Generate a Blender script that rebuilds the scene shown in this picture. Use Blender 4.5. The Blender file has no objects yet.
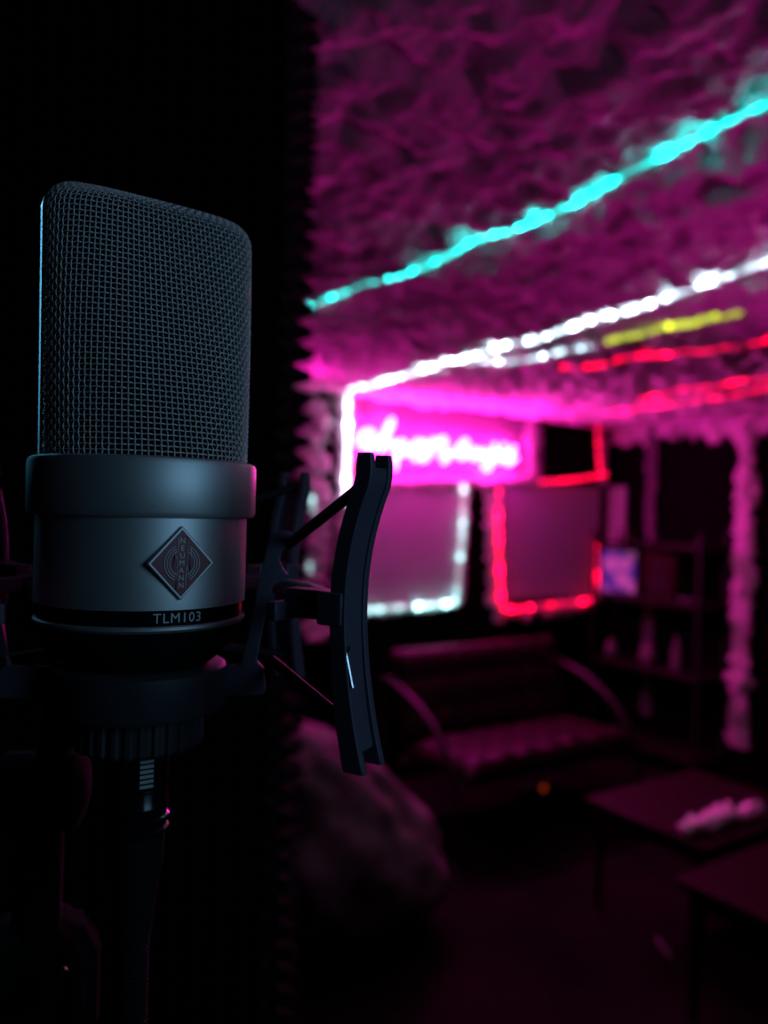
import bpy, bmesh, math, random
import numpy as np
from mathutils import Vector, Matrix, noise
random.seed(7)
C = bpy.context.scene.collection
R = math.radians
F = 770.0
ROLL = R(1.5)
CAM = Vector((0, 0, 1.6))
RX = Vector((math.cos(ROLL), 0, math.sin(ROLL)))
UX = Vector((-math.sin(ROLL), 0, math.cos(ROLL)))

# ------------------------------------------------------------------ camera
cd = bpy.data.cameras.new('camera')
cam = bpy.data.objects.new('camera', cd)
C.objects.link(cam)
cam.matrix_world = Matrix(((RX.x, UX.x, 0, CAM.x), (RX.y, UX.y, -1, CAM.y), (RX.z, UX.z, 0, CAM.z), (0, 0, 0, 1)))
cd.sensor_fit = 'VERTICAL'
cd.sensor_height = 36
cd.lens = F / 1024 * 36
cd.clip_start = 0.01
cd.dof.use_dof = True
cd.dof.focus_distance = 0.203
cd.dof.aperture_fstop = 8.0
bpy.context.scene.camera = cam

def ray(px, py):
    return RX * ((px - 384) / F) + UX * ((512 - py) / F) + Vector((0, 1, 0))
def P(px, py, Y):
    return CAM + ray(px, py) * Y
def hit(px, py, p0, nrm):
    d = ray(px, py)
    return CAM + d * ((Vector(p0) - CAM).dot(nrm) / d.dot(nrm))

# room frame: U runs along the back wall, N points from it into the room
TH = R(33)
U = Vector((math.cos(TH), math.sin(TH), 0))
N = Vector((math.sin(TH), -math.cos(TH), 0))
O0 = Vector((-.22, 4.4, 0))
UR = 2.2          # right wall
ZC = 2.27          # mean height of the cotton ceiling
def rm(u, n, z=0):
    return O0 + U * u + N * n + Vector((0, 0, z))
def W(px, py, off=0.0):
    return hit(px, py, O0 + N * off, N)
def RW(px, py, off=0.0):
    return hit(px, py, O0 + U * (UR - off), U)
def H(px, py, z):
    return hit(px, py, (0, 0, z), Vector((0, 0, 1)))

# ------------------------------------------------------------------ materials
def mat(name, color, rough=.6, metal=0., emit=None, strength=1., bump=None, spec=.5, noise_col=None, coat=0, sheen=0):
    m = bpy.data.materials.new(name); m.use_nodes = True
    nt = m.node_tree; b = nt.nodes['Principled BSDF']
    b.inputs['Base Color'].default_value = (*color, 1)
    b.inputs['Roughness'].default_value = rough
    b.inputs['Metallic'].default_value = metal
    b.inputs['Specular IOR Level'].default_value = spec
    b.inputs['Coat Weight'].default_value = coat
    b.inputs['Sheen Weight'].default_value = sheen
    tc = nt.nodes.new('ShaderNodeTexCoord')
    if emit:
        b.inputs['Emission Color'].default_value = (*emit, 1)
        b.inputs['Emission Strength'].default_value = strength
    if bump:
        nz = nt.nodes.new('ShaderNodeTexNoise'); nz.inputs['Scale'].default_value = bump[0]
        nz.inputs['Detail'].default_value = 6
        bp = nt.nodes.new('ShaderNodeBump'); bp.inputs['Strength'].default_value = bump[1]
        bp.inputs['Distance'].default_value = bump[2]
        nt.links.new(tc.outputs['Object'], nz.inputs['Vector'])
        nt.links.new(nz.outputs['Fac'], bp.inputs['Height'])
        nt.links.new(bp.outputs['Normal'], b.inputs['Normal'])
    if noise_col:
        nz = nt.nodes.new('ShaderNodeTexNoise'); nz.inputs['Scale'].default_value = noise_col[1]
        nz.inputs['Detail'].default_value = 5
        mx = nt.nodes.new('ShaderNodeMix'); mx.data_type = 'RGBA'
        mx.inputs['A'].default_value = (*color, 1); mx.inputs['B'].default_value = (*noise_col[0], 1)
        rp = nt.nodes.new('ShaderNodeValToRGB'); rp.color_ramp.elements[0].position = .4; rp.color_ramp.elements[1].position = .62
        nt.links.new(tc.outputs['Object'], nz.inputs['Vector'])
        nt.links.new(nz.outputs['Fac'], rp.inputs['Fac'])
        nt.links.new(rp.outputs['Color'], mx.inputs['Factor'])
        nt.links.new(mx.outputs['Result'], b.inputs['Base Color'])
    return m

M = {}
M['nickel'] = mat('matte nickel', (.62, .62, .62), .52, .85, bump=(900, .12, .0001))
M['wire'] = mat('nickel wire', (.72, .67, .66), .45, .3)
M['ridge'] = mat('polished grille frame', (.75, .78, .8), .2, 1)
M['liner'] = mat('black inner gauze', (.004, .005, .006), .9, spec=.1)
M['gloss_black'] = mat('gloss black enamel', (.006, .006, .008), .18, spec=.5)
M['black_metal'] = mat('black anodised metal', (.035, .037, .045), .45, 0., bump=(1200, .3, .0002))
M['mount'] = mat('satin black mount plastic', (.075, .068, .10), .5, bump=(900, .3, .0002))
M['rubber'] = mat('black rubber', (.008, .008, .009), .7, spec=.2)
M['pale_metal'] = mat('pale raised metal', (.62, .60, .60), .5, .2)
M['chrome'] = mat('chrome', (.75, .76, .78), .15, 1)
M['red_enamel'] = mat('dark red enamel', (.26, .02, .04), .4)
M['white_print'] = mat('pale print', (.62, .68, .72), .5)
M['foam'] = mat('black acoustic foam', (.022, .02, .024), .95, spec=.1, bump=(500, .5, .001))
M['cotton'] = mat('white cotton batting', (.86, .84, .86), .95, spec=.1, bump=(55, .6, .02))
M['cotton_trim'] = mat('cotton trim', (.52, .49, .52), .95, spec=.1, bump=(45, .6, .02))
M['black_wall'] = mat('black wall paint', (.002, .0016, .002), .9, spec=.03, bump=(30, .2, .003))
M['plaster'] = mat('grey ceiling board', (.05, .05, .055), .9, spec=.1, bump=(20, .2, .003))
M['pale_board'] = mat('pale painted header', (.15, .148, .15), .8, bump=(14, .4, .01))
M['carpet'] = mat('dark carpet', (.0035, .003, .0035), .97, spec=.05, bump=(160, .8, .004), noise_col=((.009, .006, .007), 2.2))
M['panel_cloth'] = mat('pale panel cloth', (.36, .40, .42), .85, spec=.2, bump=(260, .3, .001))
M['panel_frame'] = mat('pale frame', (.3, .28, .3), .6)
M['vinyl'] = mat('dark red vinyl', (.009, .002, .003), .5, spec=.15, bump=(12, .4, .01))
M['lacquer'] = mat('black lacquer', (.009, .002, .002), .55, spec=.14)
M['dark_wood'] = mat('dark brown wood', (.006, .003, .003), .6, spec=.2, bump=(30, .3, .002))
M['bag'] = mat('faded grey cotton', (.16, .14, .15), .9, spec=.1, bump=(9, .6, .02), noise_col=((.03, .028, .03), 3.5))
M['speaker'] = mat('dark red cloth', (.015, .003, .004), .8, spec=.1)
M['dimmed_cotton'] = mat('dimmed cotton', (.10, .09, .10), .95, spec=.1, bump=(45, .6, .02))  # cotton trim darkened in its colour so one garland looks dimly lit
M['dull_steel'] = mat('dull dark steel', (.008, .007, .008), .5, 0, spec=.4)
M['shelf_metal'] = mat('black shelf metal', (.006, .006, .007), .6, spec=.2)
M['ceramic'] = mat('pale ceramic', (.12, .11, .115), .4)
M['soft'] = mat('white tissue', (.85, .83, .85), .8)
M['light_plastic'] = mat('white plastic', (.6, .6, .62), .4)

def led_mat(name, color, s):
    # brightness differs along the strip as the lamps sit deeper or shallower in the cotton
    m = mat(name, (.5, .5, .5), .4, emit=color, strength=s)
    nt = m.node_tree; b = nt.nodes['Principled BSDF']
    a = nt.nodes.new('ShaderNodeAttribute'); a.attribute_name = 'lamp'
    mu = nt.nodes.new('ShaderNodeMath'); mu.operation = 'MULTIPLY'; mu.inputs[1].default_value = s
    nt.links.new(a.outputs['Fac'], mu.inputs[0]); nt.links.new(mu.outputs[0], b.inputs['Emission Strength'])
    return m
M['led_cyan'] = led_mat('cyan led', (.0, .72, .66), 22)
M['led_white'] = led_mat('cool white led', (.60, .85, 1.0), 22)
M['led_wall'] = led_mat('pinkish white led', (.90, .66, 1.0), 20)
M['led_frame'] = led_mat('aqua white led', (.40, .86, .86), 4.2)
M['led_yellow'] = led_mat('yellow led', (.60, .74, .0), 1.7)
M['led_red'] = led_mat('red led', (1.0, .0, .035), 7)
M['neon'] = mat('magenta neon tube', (.8, .5, .8), .3, emit=(1.0, .015, .47), strength=125)
M['screen'] = mat('lit picture', (.05, .05, .06), .3)
M['orange'] = mat('orange switch light', (.3, .05, .01), .4, emit=(1, .09, .01), strength=.35)

# ------------------------------------------------------------------ mesh helpers
def link(o, parent=None):
    C.objects.link(o)
    if parent: o.parent = parent
    return o
def tag(o, label=None, cat=None, group=None, kind=None):
    if label: o['label'] = label
    if cat: o['category'] = cat
    if group: o['group'] = group
    if kind: o['kind'] = kind
    return o
def empty(name, loc=(0, 0, 0), rz=0.0):
    o = bpy.data.objects.new(name, None); o.empty_display_size = .05
    C.objects.link(o); o.location = loc; o.rotation_euler = (0, 0, rz)
    bpy.context.view_layer.update()
    return o
def obj(name, verts, faces, m, parent=None, smooth=False, world=True):
    """verts in world coordinates when world and a parent is given, else in parent's frame"""
    me = bpy.data.meshes.new(name)
    vs = [Vector(v) for v in verts]
    base = None
    if parent is not None and world:
        inv = parent.matrix_world.inverted(); vs = [inv @ v for v in vs]
    me.from_pydata([tuple(v) for v in vs], [], [tuple(f) for f in faces])
    for mm in (m if isinstance(m, (list, tuple)) else [m]): me.materials.append(mm)
    bm = bmesh.new(); bm.from_mesh(me); bmesh.ops.recalc_face_normals(bm, faces=bm.faces); bm.to_mesh(me); bm.free()
    if smooth:
        me.polygons.foreach_set('use_smooth', [True] * len(me.polygons))
    o = bpy.data.objects.new(name, me)
    link(o, parent)
    if parent is not None and parent.parent is not None:
        pass
    return o
class G:
    """collects verts and faces"""
    def __init__(s): s.v = []; s.f = []
    def add(s, v, f):
        k = len(s.v); s.v += [Vector(a) for a in v]; s.f += [tuple(i + k for i in q) for q in f]; return s
    def box(s, c, sx, sy, sz, ax=None):
        a = ax or (Vector((1, 0, 0)), Vector((0, 1, 0)), Vector((0, 0, 1)))
        c = Vector(c)
        v = [c + a[0] * (sx / 2 * i) + a[1] * (sy / 2 * j) + a[2] * (sz / 2 * k) for i in (-1, 1) for j in (-1, 1) for k in (-1, 1)]
        return s.add(v, [(0, 1, 3, 2), (4, 6, 7, 5), (0, 4, 5, 1), (2, 3, 7, 6), (0, 2, 6, 4), (1, 5, 7, 3)])
    def prism(s, poly, off):
        n = len(poly); off = Vector(off)
        v = [Vector(p) for p in poly] + [Vector(p) + off for p in poly]
        f = [tuple(range(n)), tuple(range(2 * n - 1, n - 1, -1))] + [(i, (i + 1) % n, n + (i + 1) % n, n + i) for i in range(n)]
        return s.add(v, f)
    def tube(s, pts, r, sides=8, closed=False, caps=True):
        v, f = sweep(pts, r, sides, closed, caps); return s.add(v, f)
    def lathe(s, prof, c=(0, 0, 0), seg=96, knurl=None):
        c = Vector(c); v = []; f = []
        n = len(prof)
        for i in range(seg):
            a = 2 * math.pi * i / seg
            for j, (r, z) in enumerate(prof):
                rr = r
                if knurl and knurl[0] <= j <= knurl[1]: rr = r - (knurl[2] if (i // knurl[3]) % 2 else 0)
                v.append(c + Vector((rr * math.cos(a), rr * math.sin(a), z)))
        for i in range(seg):
            for j in range(n - 1):
                a, b = i * n + j, ((i + 1) % seg) * n + j
                f.append((a, b, b + 1, a + 1))
        if prof[0][0] > 1e-6: f.append(tuple(i * n for i in range(seg))[::-1])
        if prof[-1][0] > 1e-6: f.append(tuple(i * n + n - 1 for i in range(seg)))
        return s.add(v, f)
    def obj(s, name, m, parent=None, smooth=False, bevel=0, seg=2):
        o = obj(name, s.v, s.f, m, parent, smooth)
        if smooth: autosmooth(o)
        if bevel:
            b = o.modifiers.new('bevel', 'BEVEL'); b.width = bevel; b.segments = seg; b.limit_method = 'ANGLE'; b.angle_limit = R(35)
            o.data.polygons.foreach_set('use_smooth', [True] * len(o.data.polygons)); 
            autosmooth(o)
        return o
def autosmooth(o, ang=38):
    me = o.data
    bm = bmesh.new(); bm.from_mesh(me)
    for e in bm.edges:
        if len(e.link_faces) == 2 and e.calc_face_angle(0) > R(ang): e.smooth = False
    bm.to_mesh(me); bm.free()
def sweep(pts, r, sides=8, closed=False, caps=True):
    pts = [Vector(p) for p in pts]; n = len(pts)
    rad = [r(i / (n - 1)) if callable(r) else (r[i] if isinstance(r, (list, tuple)) else r) for i in range(n)]
    tang = []
    for i in range(n):
        a = pts[(i - 1) % n] if (closed or i > 0) else pts[i]
        b = pts[(i + 1) % n] if (closed or i < n - 1) else pts[i]
        t = (b - a); tang.append(t.normalized() if t.length > 1e-12 else Vector((0, 0, 1)))
    ref = Vector((0, 0, 1)) if abs(tang[0].z) < .9 else Vector((1, 0, 0))
    nv = (ref - tang[0] * ref.dot(tang[0])).normalized()
    v = []; f = []
    for i in range(n):
        nv = (nv - tang[i] * nv.dot(tang[i])).normalized(); bn = tang[i].cross(nv)
        for k in range(sides):
            a = 2 * math.pi * k / sides
            v.append(pts[i] + (nv * math.cos(a) + bn * math.sin(a)) * rad[i])
    m = n if closed else n - 1
    for i in range(m):
        for k in range(sides):
            a = i * sides; b = ((i + 1) % n) * sides; k2 = (k + 1) % sides
            f.append((a + k, a + k2, b + k2, b + k))
    if not closed and caps:
        f.append(tuple(range(sides))[::-1]); f.append(tuple(range((n - 1) * sides, n * sides)))
    return v, f
def catmull(pts, k=8):
    p = [Vector(a) for a in pts]; p = [p[0] * 2 - p[1]] + p + [p[-1] * 2 - p[-2]]
    out = []
    for i in range(1, len(p) - 2):
        for j in range(k):
            t = j / k
            out.append(.5 * ((2 * p[i]) + (p[i + 1] - p[i - 1]) * t + (2 * p[i - 1] - 5 * p[i] + 4 * p[i + 1] - p[i + 2]) * t * t + (3 * p[i] - p[i - 1] - 3 * p[i + 1] + p[i + 2]) * t ** 3))
    out.append(p[-2]); return out
def resample(pts, step):
    pts = [Vector(p) for p in pts]; out = [pts[0]]; acc = 0
    for a, b in zip(pts, pts[1:]):
        L = (b - a).length
        if L < 1e-9: continue
        d = step - acc
        while d <= L:
            out.append(a.lerp(b, d / L)); d += step
        acc = L - (d - step)
    if (out[-1] - pts[-1]).length > step * .3: out.append(pts[-1])
    return out
def slab(name, u0, u1, n0, n1, z0, z1, m, parent=None, bevel=0):
    c = rm((u0 + u1) / 2, (n0 + n1) / 2, (z0 + z1) / 2)
    return G().box(c, u1 - u0, abs(n1 - n0), z1 - z0, (U, N, Vector((0, 0, 1)))).obj(name, m, parent, bevel=bevel)

# ------------------------------------------------------------------ the setting
def struct(o): o['kind'] = 'structure'; return o
struct(slab('floor', -3.3, UR + .1, -.1, 5.3, -.1, 0, M['carpet']))
struct(slab('ceiling', -3.3, UR + .1, -.1, 5.3, 2.36, 2.46, M['plaster']))
struct(slab('wall_back', -3.3, UR + .1, -.1, 0, 0, 2.36, M['black_wall']))
struct(slab('wall_right', UR, UR + .1, 0, 5.3, 0, 2.36, M['black_wall']))
struct(slab('wall_left', -3.3, -3.2, 0, 5.3, 0, 2.36, M['black_wall']))
struct(slab('wall_front', -3.2, UR, 5.2, 5.3, 0, 2.36, M['black_wall']))

# pale header board behind the neon sign
def uz(p): d = p - O0; return d.dot(U), p.z
ua, zt = uz(W(343, 392)); ub, zb = uz(W(540, 480))
_, zb = uz(W(440, 484))
struct(slab('trim_1', ua, ub, 0.001, .02, zb, 2.355, M['pale_board'], bevel=.004))

# ------------------------------------------------------------------ cotton ceiling
def cot(u, n):
    p = Vector((u, n, 3.3))
    w = noise.noise_vector(p * 2.3) * .07
    q = p + w
    h = .022 * (noise.noise(q * 3.1))
    d = noise.voronoi(q * 12.5)[0]; h -= .043 * math.sqrt(max(0, 1 - (d[0] * 1.25) ** 2))
    d = noise.voronoi(q * 29 + Vector((5, 1, 2)))[0]; h -= .026 * math.sqrt(max(0, 1 - (d[0] * 1.25) ** 2))
    h -= .009 * abs(noise.noise(q * 45))
    return h + .035
st = .0125
nu = int((UR + 2.6) / st); nn = int(3.95 / st)
vs = []; 
for j in range(nn + 1):
    for i in range(nu + 1):
        u = -2.6 + i * st; n_ = .0 + j * st
        u = min(u, UR - .005)
        vs.append(rm(u, n_ + .004, ZC + cot(u, n_)))
fs = [(j * (nu + 1) + i, j * (nu + 1) + i + 1, (j + 1) * (nu + 1) + i + 1, (j + 1) * (nu + 1) + i) for j in range(nn) for i in range(nu)]
o = obj('cotton_ceiling', vs, fs, M['cotton'], smooth=True)
tag(o, 'lumpy white cotton batting covering the ceiling like a storm cloud', 'cotton', kind='stuff')

# fluffy rope of cotton along a path
def fluff(name, pts, rad, m, parent=None, sides=28, amp=.5, freq=20, seed=0, flat=None, step=None):
    pts = resample(pts, step or rad * .22)
    v, f = sweep(pts, rad, sides)
    out = []
    for k, q in enumerate(v):
        i = min(k // sides, len(pts) - 1); c = pts[i]
        d = q - c
        s = Vector((seed * 3.7, seed, 0))
        h = noise.noise(q * freq + s) * 1.0 + noise.noise(q * freq * 2.6 + s) * .6 + noise.noise(q * freq * 6 + s) * .35
        big = noise.noise(c * freq * .45 + s) * .45
        d = d * max(.12, 1 + 1.7 * amp * h + big)
        if flat is not None:
            a = d.dot(flat[0]); d = d - flat[0] * a * (1 - flat[1])
        out.append(c + d)
    return obj(name, out, f, m, parent, smooth=True)

# ------------------------------------------------------------------ led strips
def strip(name, pts, m, r=.006, pitch=.033, seed=1, gaps=.15, lo=.12, hi=1.0, parent=None, pw=1.6):
    rnd = random.Random(seed)
    pts = resample(catmull(pts, 12), pitch / 6)
    n = len(pts); rad = []; lamp = []
    k_prev = -1; val = 1
    for i in range(n):
        k, q = divmod(i, 6)
        if k != k_prev:
            k_prev = k; val = (lo + (hi - lo) * rnd.random() ** pw)
            if rnd.random() < gaps: val = lo * .4
            if rnd.random() < .10: val = hi * 2.6
        on = q in (2, 3, 4)
        rad.append(r * (1.0 if on else .62)); lamp.append(val if on else lo * .5 + val * .35)
    sides = 8
    v, f = sweep(pts, rad, sides)
    o = obj(name, v, f, m, parent, smooth=True)
    at = o.data.attributes.new('lamp', 'FLOAT', 'POINT')
    at.data.foreach_set('value', [lamp[k // sides] for k in range(len(v))])
    return o
ZL = ZC - .02
def wav(pxs, z=ZL, amp=.012, seed=0):
    base = [H(a, b, z) for a, b in pxs]
    pts = resample(catmull(base, 10), .09)
    out = []
    for i, p in enumerate(pts):
        u, n_ = (p - O0).dot(U), (p - O0).dot(N)
        nz = noise.noise_vector(p * 6 + Vector((seed, 0, 0)))
        q = p + Vector((nz.x, nz.y, 0)) * amp
        uu, n2 = (q - O0).dot(U), (q - O0).dot(N)
        q.z = ZC + min(cot(uu + dx, n2 + dy) for dx, dy in ((0, 0), (.02, 0), (-.02, 0), (0, .02), (0, -.02))) * .55 - .012 + .006 * nz.z
        out.append(q)
    return out
tag(strip('led_strip', wav([(300, 308), (350, 288), (440, 258), (530, 218), (610, 182), (712, 130), (790, 90), (880, 40)], seed=1), M['led_cyan'], seed=3, r=.0042, pitch=.045, lo=.10, gaps=.08, pw=2.6),
    'cyan led strip glowing across the cotton ceiling', 'light strip')
tag(strip('led_strip', wav([(347, 391), (400, 375), (480, 353), (560, 330), (640, 304), (700, 283), (768, 262), (860, 232)], seed=2, amp=.010), M['led_white'], seed=4, r=.0065, lo=.08, pw=2.4),
    'long cool white led strip running over the ceiling from the back wall', 'light strip')
tag(strip('led_strip', wav([(468, 364), (500, 362), (550, 353), (600, 343)], seed=5), M['led_white'], seed=8, r=.005, lo=.05, hi=.35),
    'short faint white led strip just under the long white one', 'light strip')
tag(strip('led_strip', wav([(604, 341), (650, 331), (700, 321), (744, 313)], seed=7), M['led_yellow'], seed=5, r=.011, gaps=.02, lo=.5),
    'short yellow green led strip on the ceiling', 'light strip')
tag(strip('led_strip', wav([(560, 366), (620, 360), (690, 349), (768, 339), (850, 330)], seed=9), M['led_red'], seed=6, r=.0075, lo=.3),
    'red led strip on the ceiling just below the yellow lights', 'light strip')
tag(strip('led_strip', wav([(640, 398), (700, 387), (768, 376), (850, 360)], seed=11), M['led_red'], seed=7, r=.006, lo=.3),
    'middle red led strip on the ceiling near the right wall', 'light strip')
tag(strip('led_strip', wav([(604, 412), (650, 407), (700, 399), (768, 388), (850, 375)], seed=13, amp=.006), M['led_red'], seed=8, r=.0075, lo=.35),
    'lowest red led strip meeting the top of the dark right wall', 'light strip')

def wpath(pp, off):
    return [W(a, b, off) for a, b in pp]
# back wall trims of cotton with lights
fl = (N, .55)
tag(fluff('cotton_garland', wpath([(348, 396), (347, 480), (345, 640)], .035), .055, M['cotton_trim'], seed=1, flat=fl), 'upright white cotton garland left of the glowing sign, by the white light', 'cotton garland')
tag(strip('led_strip', wpath([(348, 392), (348, 430), (346, 480), (345, 505)], .085), M['led_wall'], seed=21, r=.011, gaps=.0, lo=.25, pw=2.5), 'upright white led strip left of the glowing sign', 'light strip')
tag(fluff('cotton_garland', wpath([(318, 400), (312, 470), (318, 520), (312, 640)], .03), .06, M['cotton_trim'], seed=2, flat=fl, amp=.9), 'ragged cotton garland at the edge of the black foam', 'cotton garland')
tag(strip('led_strip', wpath([(312, 496), (313, 512)], .09), M['led_frame'], seed=22, r=.011, gaps=0, lo=.2, hi=.3), 'small cyan light, the upper one beside the black foam', 'light')
tag(strip('led_strip', wpath([(310, 562), (309, 574)], .09), M['led_frame'], seed=23, r=.011, gaps=0, lo=.2, hi=.3), 'small cyan light, the lower one beside the black foam', 'light')
tag(fluff('cotton_garland', wpath([(349, 483), (400, 483), (460, 482), (540, 479)], .03), .032, M['cotton_trim'], seed=3, flat=fl), 'level cotton garland under the glowing sign', 'cotton garland')
tag(fluff('cotton_garland', wpath([(531, 405), (532, 440), (531, 480)], .03), .05, M['cotton_trim'], seed=4, flat=fl, amp=.35), 'upright cotton garland right of the glowing sign', 'cotton garland')

# ------------------------------------------------------------------ wall panels
def panel(name, corners, off, th, label):
    c = [W(a, b, off) for a, b in corners]
    o_ = (c[2] + c[3]) / 2
    e = empty(name, o_, TH)
    uu = [uz(p) for p in c]
    ua = (uu[0][0] + uu[3][0]) / 2; ub = (uu[1][0] + uu[2][0]) / 2; zt = (uu[0][1] + uu[1][1]) / 2; zb = (uu[2][1] + uu[3][1]) / 2
    def bx(a, b, n0, n1, z0, z1, g):
        return g.box(rm((a + b) / 2, (n0 + n1) / 2, (z0 + z1) / 2), b - a, n1 - n0, z1 - z0, (U, N, Vector((0, 0, 1))))
    bx(ua + .02, ub - .02, .004, .004 + th, zb + .02, zt - .02, G()).obj('cloth_face', M['panel_cloth'], e, bevel=.004)
    g = G(); w = .025; t2 = th + .008
    poly = []
    outer = [(ua, zb), (ub, zb), (ub, zt), (ua, zt)]; inner = [(ua + w, zb + w), (ub - w, zb + w), (ub - w, zt - w), (ua + w, zt - w)]
    v = [rm(a, .003, z) for a, z in outer] + [rm(a, .003, z) for a, z in inner] + [rm(a, t2, z) for a, z in outer] + [rm(a, t2, z) for a, z in inner]
    f = []
    for i in range(4):
        j = (i + 1) % 4
        f += [(i, j, 4 + j, 4 + i), (8 + i, 8 + j, 12 + j, 12 + i), (i, j, 8 + j, 8 + i), (4 + i, 4 + j, 12 + j, 12 + i)]
    g.add(v, f).obj('frame', M['panel_frame'], e)
    return tag(e, label, 'wall panel')
panel('wall_panel', [(354, 489), (462, 485), (456, 600), (354, 608)], .03, .03, 'pale cloth wall panel edged with white lights, under the glowing sign')
panel('wall_panel', [(502, 486), (600, 483), (596, 592), (502, 603)], .03, .03, 'pale cloth wall panel edged with red lights, right of the white lit panel')
tag(fluff('cotton_garland', wpath([(467, 486), (464, 530), (459, 603), (420, 608), (352, 614)], .03), .026, M['cotton_trim'], seed=5, flat=fl), 'cotton garland around the white lit wall panel', 'cotton garland')
tag(strip('led_strip', wpath([(464, 484), (463, 520), (461, 550), (457, 590), (454, 602), (445, 604), (410, 607), (370, 610), (350, 612)], .062), M['led_frame'], seed=24, r=.017, lo=.2, gaps=.2, pitch=.07), 'white led strip framing the right and bottom of the left wall panel', 'light strip')
tag(fluff('cotton_garland', wpath([(491, 490), (492, 540), (494, 600), (500, 614), (560, 610), (598, 600)], .03), .036, M['cotton_trim'], seed=6, flat=fl, amp=.8, freq=20), 'ragged cotton garland around the red lit wall panel', 'cotton garland')
tag(strip('led_strip', wpath([(540, 482), (570, 480), (597, 476), (606, 474)], .075), M['led_red'], seed=25, r=.011, lo=.35, gaps=.05), 'short red led strip on top of the red lit wall panel', 'light strip')
tag(strip('led_strip', wpath([(499, 488), (499, 540), (501, 590), (503, 606), (515, 609), (550, 605), (580, 602), (592, 598), (597, 588), (597, 570), (596, 546)], .075), M['led_red'], seed=26, r=.013, lo=.12, pw=2.2, gaps=.05), 'red led strip framing the sides and bottom of the right wall panel', 'light strip')
tag(fluff('cotton_garland', wpath([(600, 412), (602, 445), (602, 484)], .03), .036, M['cotton_trim'], seed=8, flat=fl, amp=.3), 'short cotton garland dropping from the ceiling to the red lit panel', 'cotton garland')
tag(strip('led_strip', wpath([(598, 413), (598, 440), (600, 470)], .08), M['led_red'], seed=27, r=.012, lo=.2, gaps=.1), 'upright red led strip dropping from the ceiling to the wall panel', 'light strip')
# drooping tufts under the red panel
# right wall
def rpath(pp, off): return [RW(a, b, off) for a, b in pp]
flr = (U, .5)
tag(fluff('cotton_garland', rpath([(747, 400), (746, 500), (742, 620), (738, 748)], .05), .056, M['cotton_trim'], seed=9, flat=flr, amp=.5, freq=18), 'tall upright cotton garland on the dark right wall', 'cotton garland')
tag(fluff('cotton_garland', rpath([(652, 425), (651, 480), (650, 560), (648, 640), (646, 715)], .04), .034, M['dimmed_cotton'], seed=10, flat=flr, amp=.5), 'thin dim cotton garland behind the corner shelves', 'cotton garland')
tag(fluff('cotton_garland', [RW(618, 430, .03), RW(650, 429, .03), RW(700, 425, .03), RW(768, 420, .03), RW(840, 414, .03)], .062, M['cotton_trim'], seed=12, flat=flr, amp=.9, freq=14), 'ragged cotton fringe along the top of the dark right wall', 'cotton garland')

# ------------------------------------------------------------------ neon sign
sign = empty('neon_sign', W(440, 470, .0), TH)
def S(x, y):   # crop coordinates of the sign to the wall
    return W(340 + x / 3.84, 400 + y / 3.84, .075)
strokes = {
 'A': [(74, 176), (80, 140), (104, 118), (128, 128), (120, 160), (94, 176), (112, 190), (140, 178), (168, 130), (196, 78), (200, 96), (172, 150), (158, 196)],
 'p': [(160, 195), (190, 165), (206, 160), (214, 200), (212, 262), (218, 200), (232, 160), (252, 170), (244, 204), (220, 212)],
 'o': [(248, 205), (272, 190), (290, 162), (316, 162), (318, 206), (296, 228), (276, 206), (290, 165)],
 'u': [(318, 168), (330, 162), (336, 200), (326, 232), (318, 214), (340, 180)],
 'n': [(340, 182), (362, 152), (372, 172), (366, 212), (380, 160), (402, 150), (404, 200), (398, 238), (420, 214)],
 'b': [(420, 214), (448, 190), (480, 156), (486, 174), (462, 210), (444, 200), (470, 222), (500, 200)],
 'a': [(500, 200), (520, 188), (528, 202), (508, 218), (524, 224), (546, 196)],
 'g': [(546, 196), (560, 196), (552, 220), (578, 202), (584, 220), (570, 266), (552, 250), (588, 214), (594, 168)],
 's': [(594, 170), (600, 200), (608, 236), (622, 212), (632, 172), (628, 210), (640, 238)],
 'e': [(640, 238), (650, 206), (668, 182), (654, 222), (646, 246), (676, 222)],
}
for k, pl in strokes.items():
    pts = catmull([S(a, b) for a, b in pl], 7)
    G().tube(pts, .012, 8).obj('glass_tube', M['neon'], sign, smooth=True)
bk = G()
slb = [S(60, 118), S(690, 118), S(690, 268), S(60, 268)]
c = sum(slb, Vector()) / 4
for (a, b) in ((120, 190), (300, 232), (470, 226), (640, 236)):
    p = S(a, b)
    G().tube([p, p - N * .055], .004, 8).obj('wall_peg', M['light_plastic'], sign)
tag(sign, 'glowing magenta white neon script sign high on the back wall', 'neon sign')

# ------------------------------------------------------------------ corner shelves on the right wall, with things on them
Zv = Vector((0, 0, 1))
se_u0, se_u1 = UR - .31, UR - .02
def rw_n(px, py, off): p = RW(px, py, off); return (p - O0).dot(N), p.z
n0 = .14; n1 = .98
shelf = empty('shelf_unit', rm((se_u0 + se_u1) / 2, (n0 + n1) / 2, 0), TH)
def bxr(g, u0, u1, a, b, z0, z1): return g.box(rm((u0 + u1) / 2, (a + b) / 2, (z0 + z1) / 2), u1 - u0, b - a, z1 - z0, (U, N, Zv))
for a, b in ((n0, n0 + .02), (n1 - .02, n1)):
    for uu in (se_u0, se_u1 - .02):
        bxr(G(), uu, uu + .02, a, b, 0, 1.52).obj('post', M['shelf_metal'], shelf, bevel=.002)
shz = [.12, .62, 1.06, 1.42]
for z in shz:
    bxr(G(), se_u0, se_u1, n0, n1, z, z + .022).obj('shelf', M['dark_wood'], shelf, bevel=.003)
tag(shelf, 'dark open shelf unit against the right wall in the far corner', 'shelf')
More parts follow.
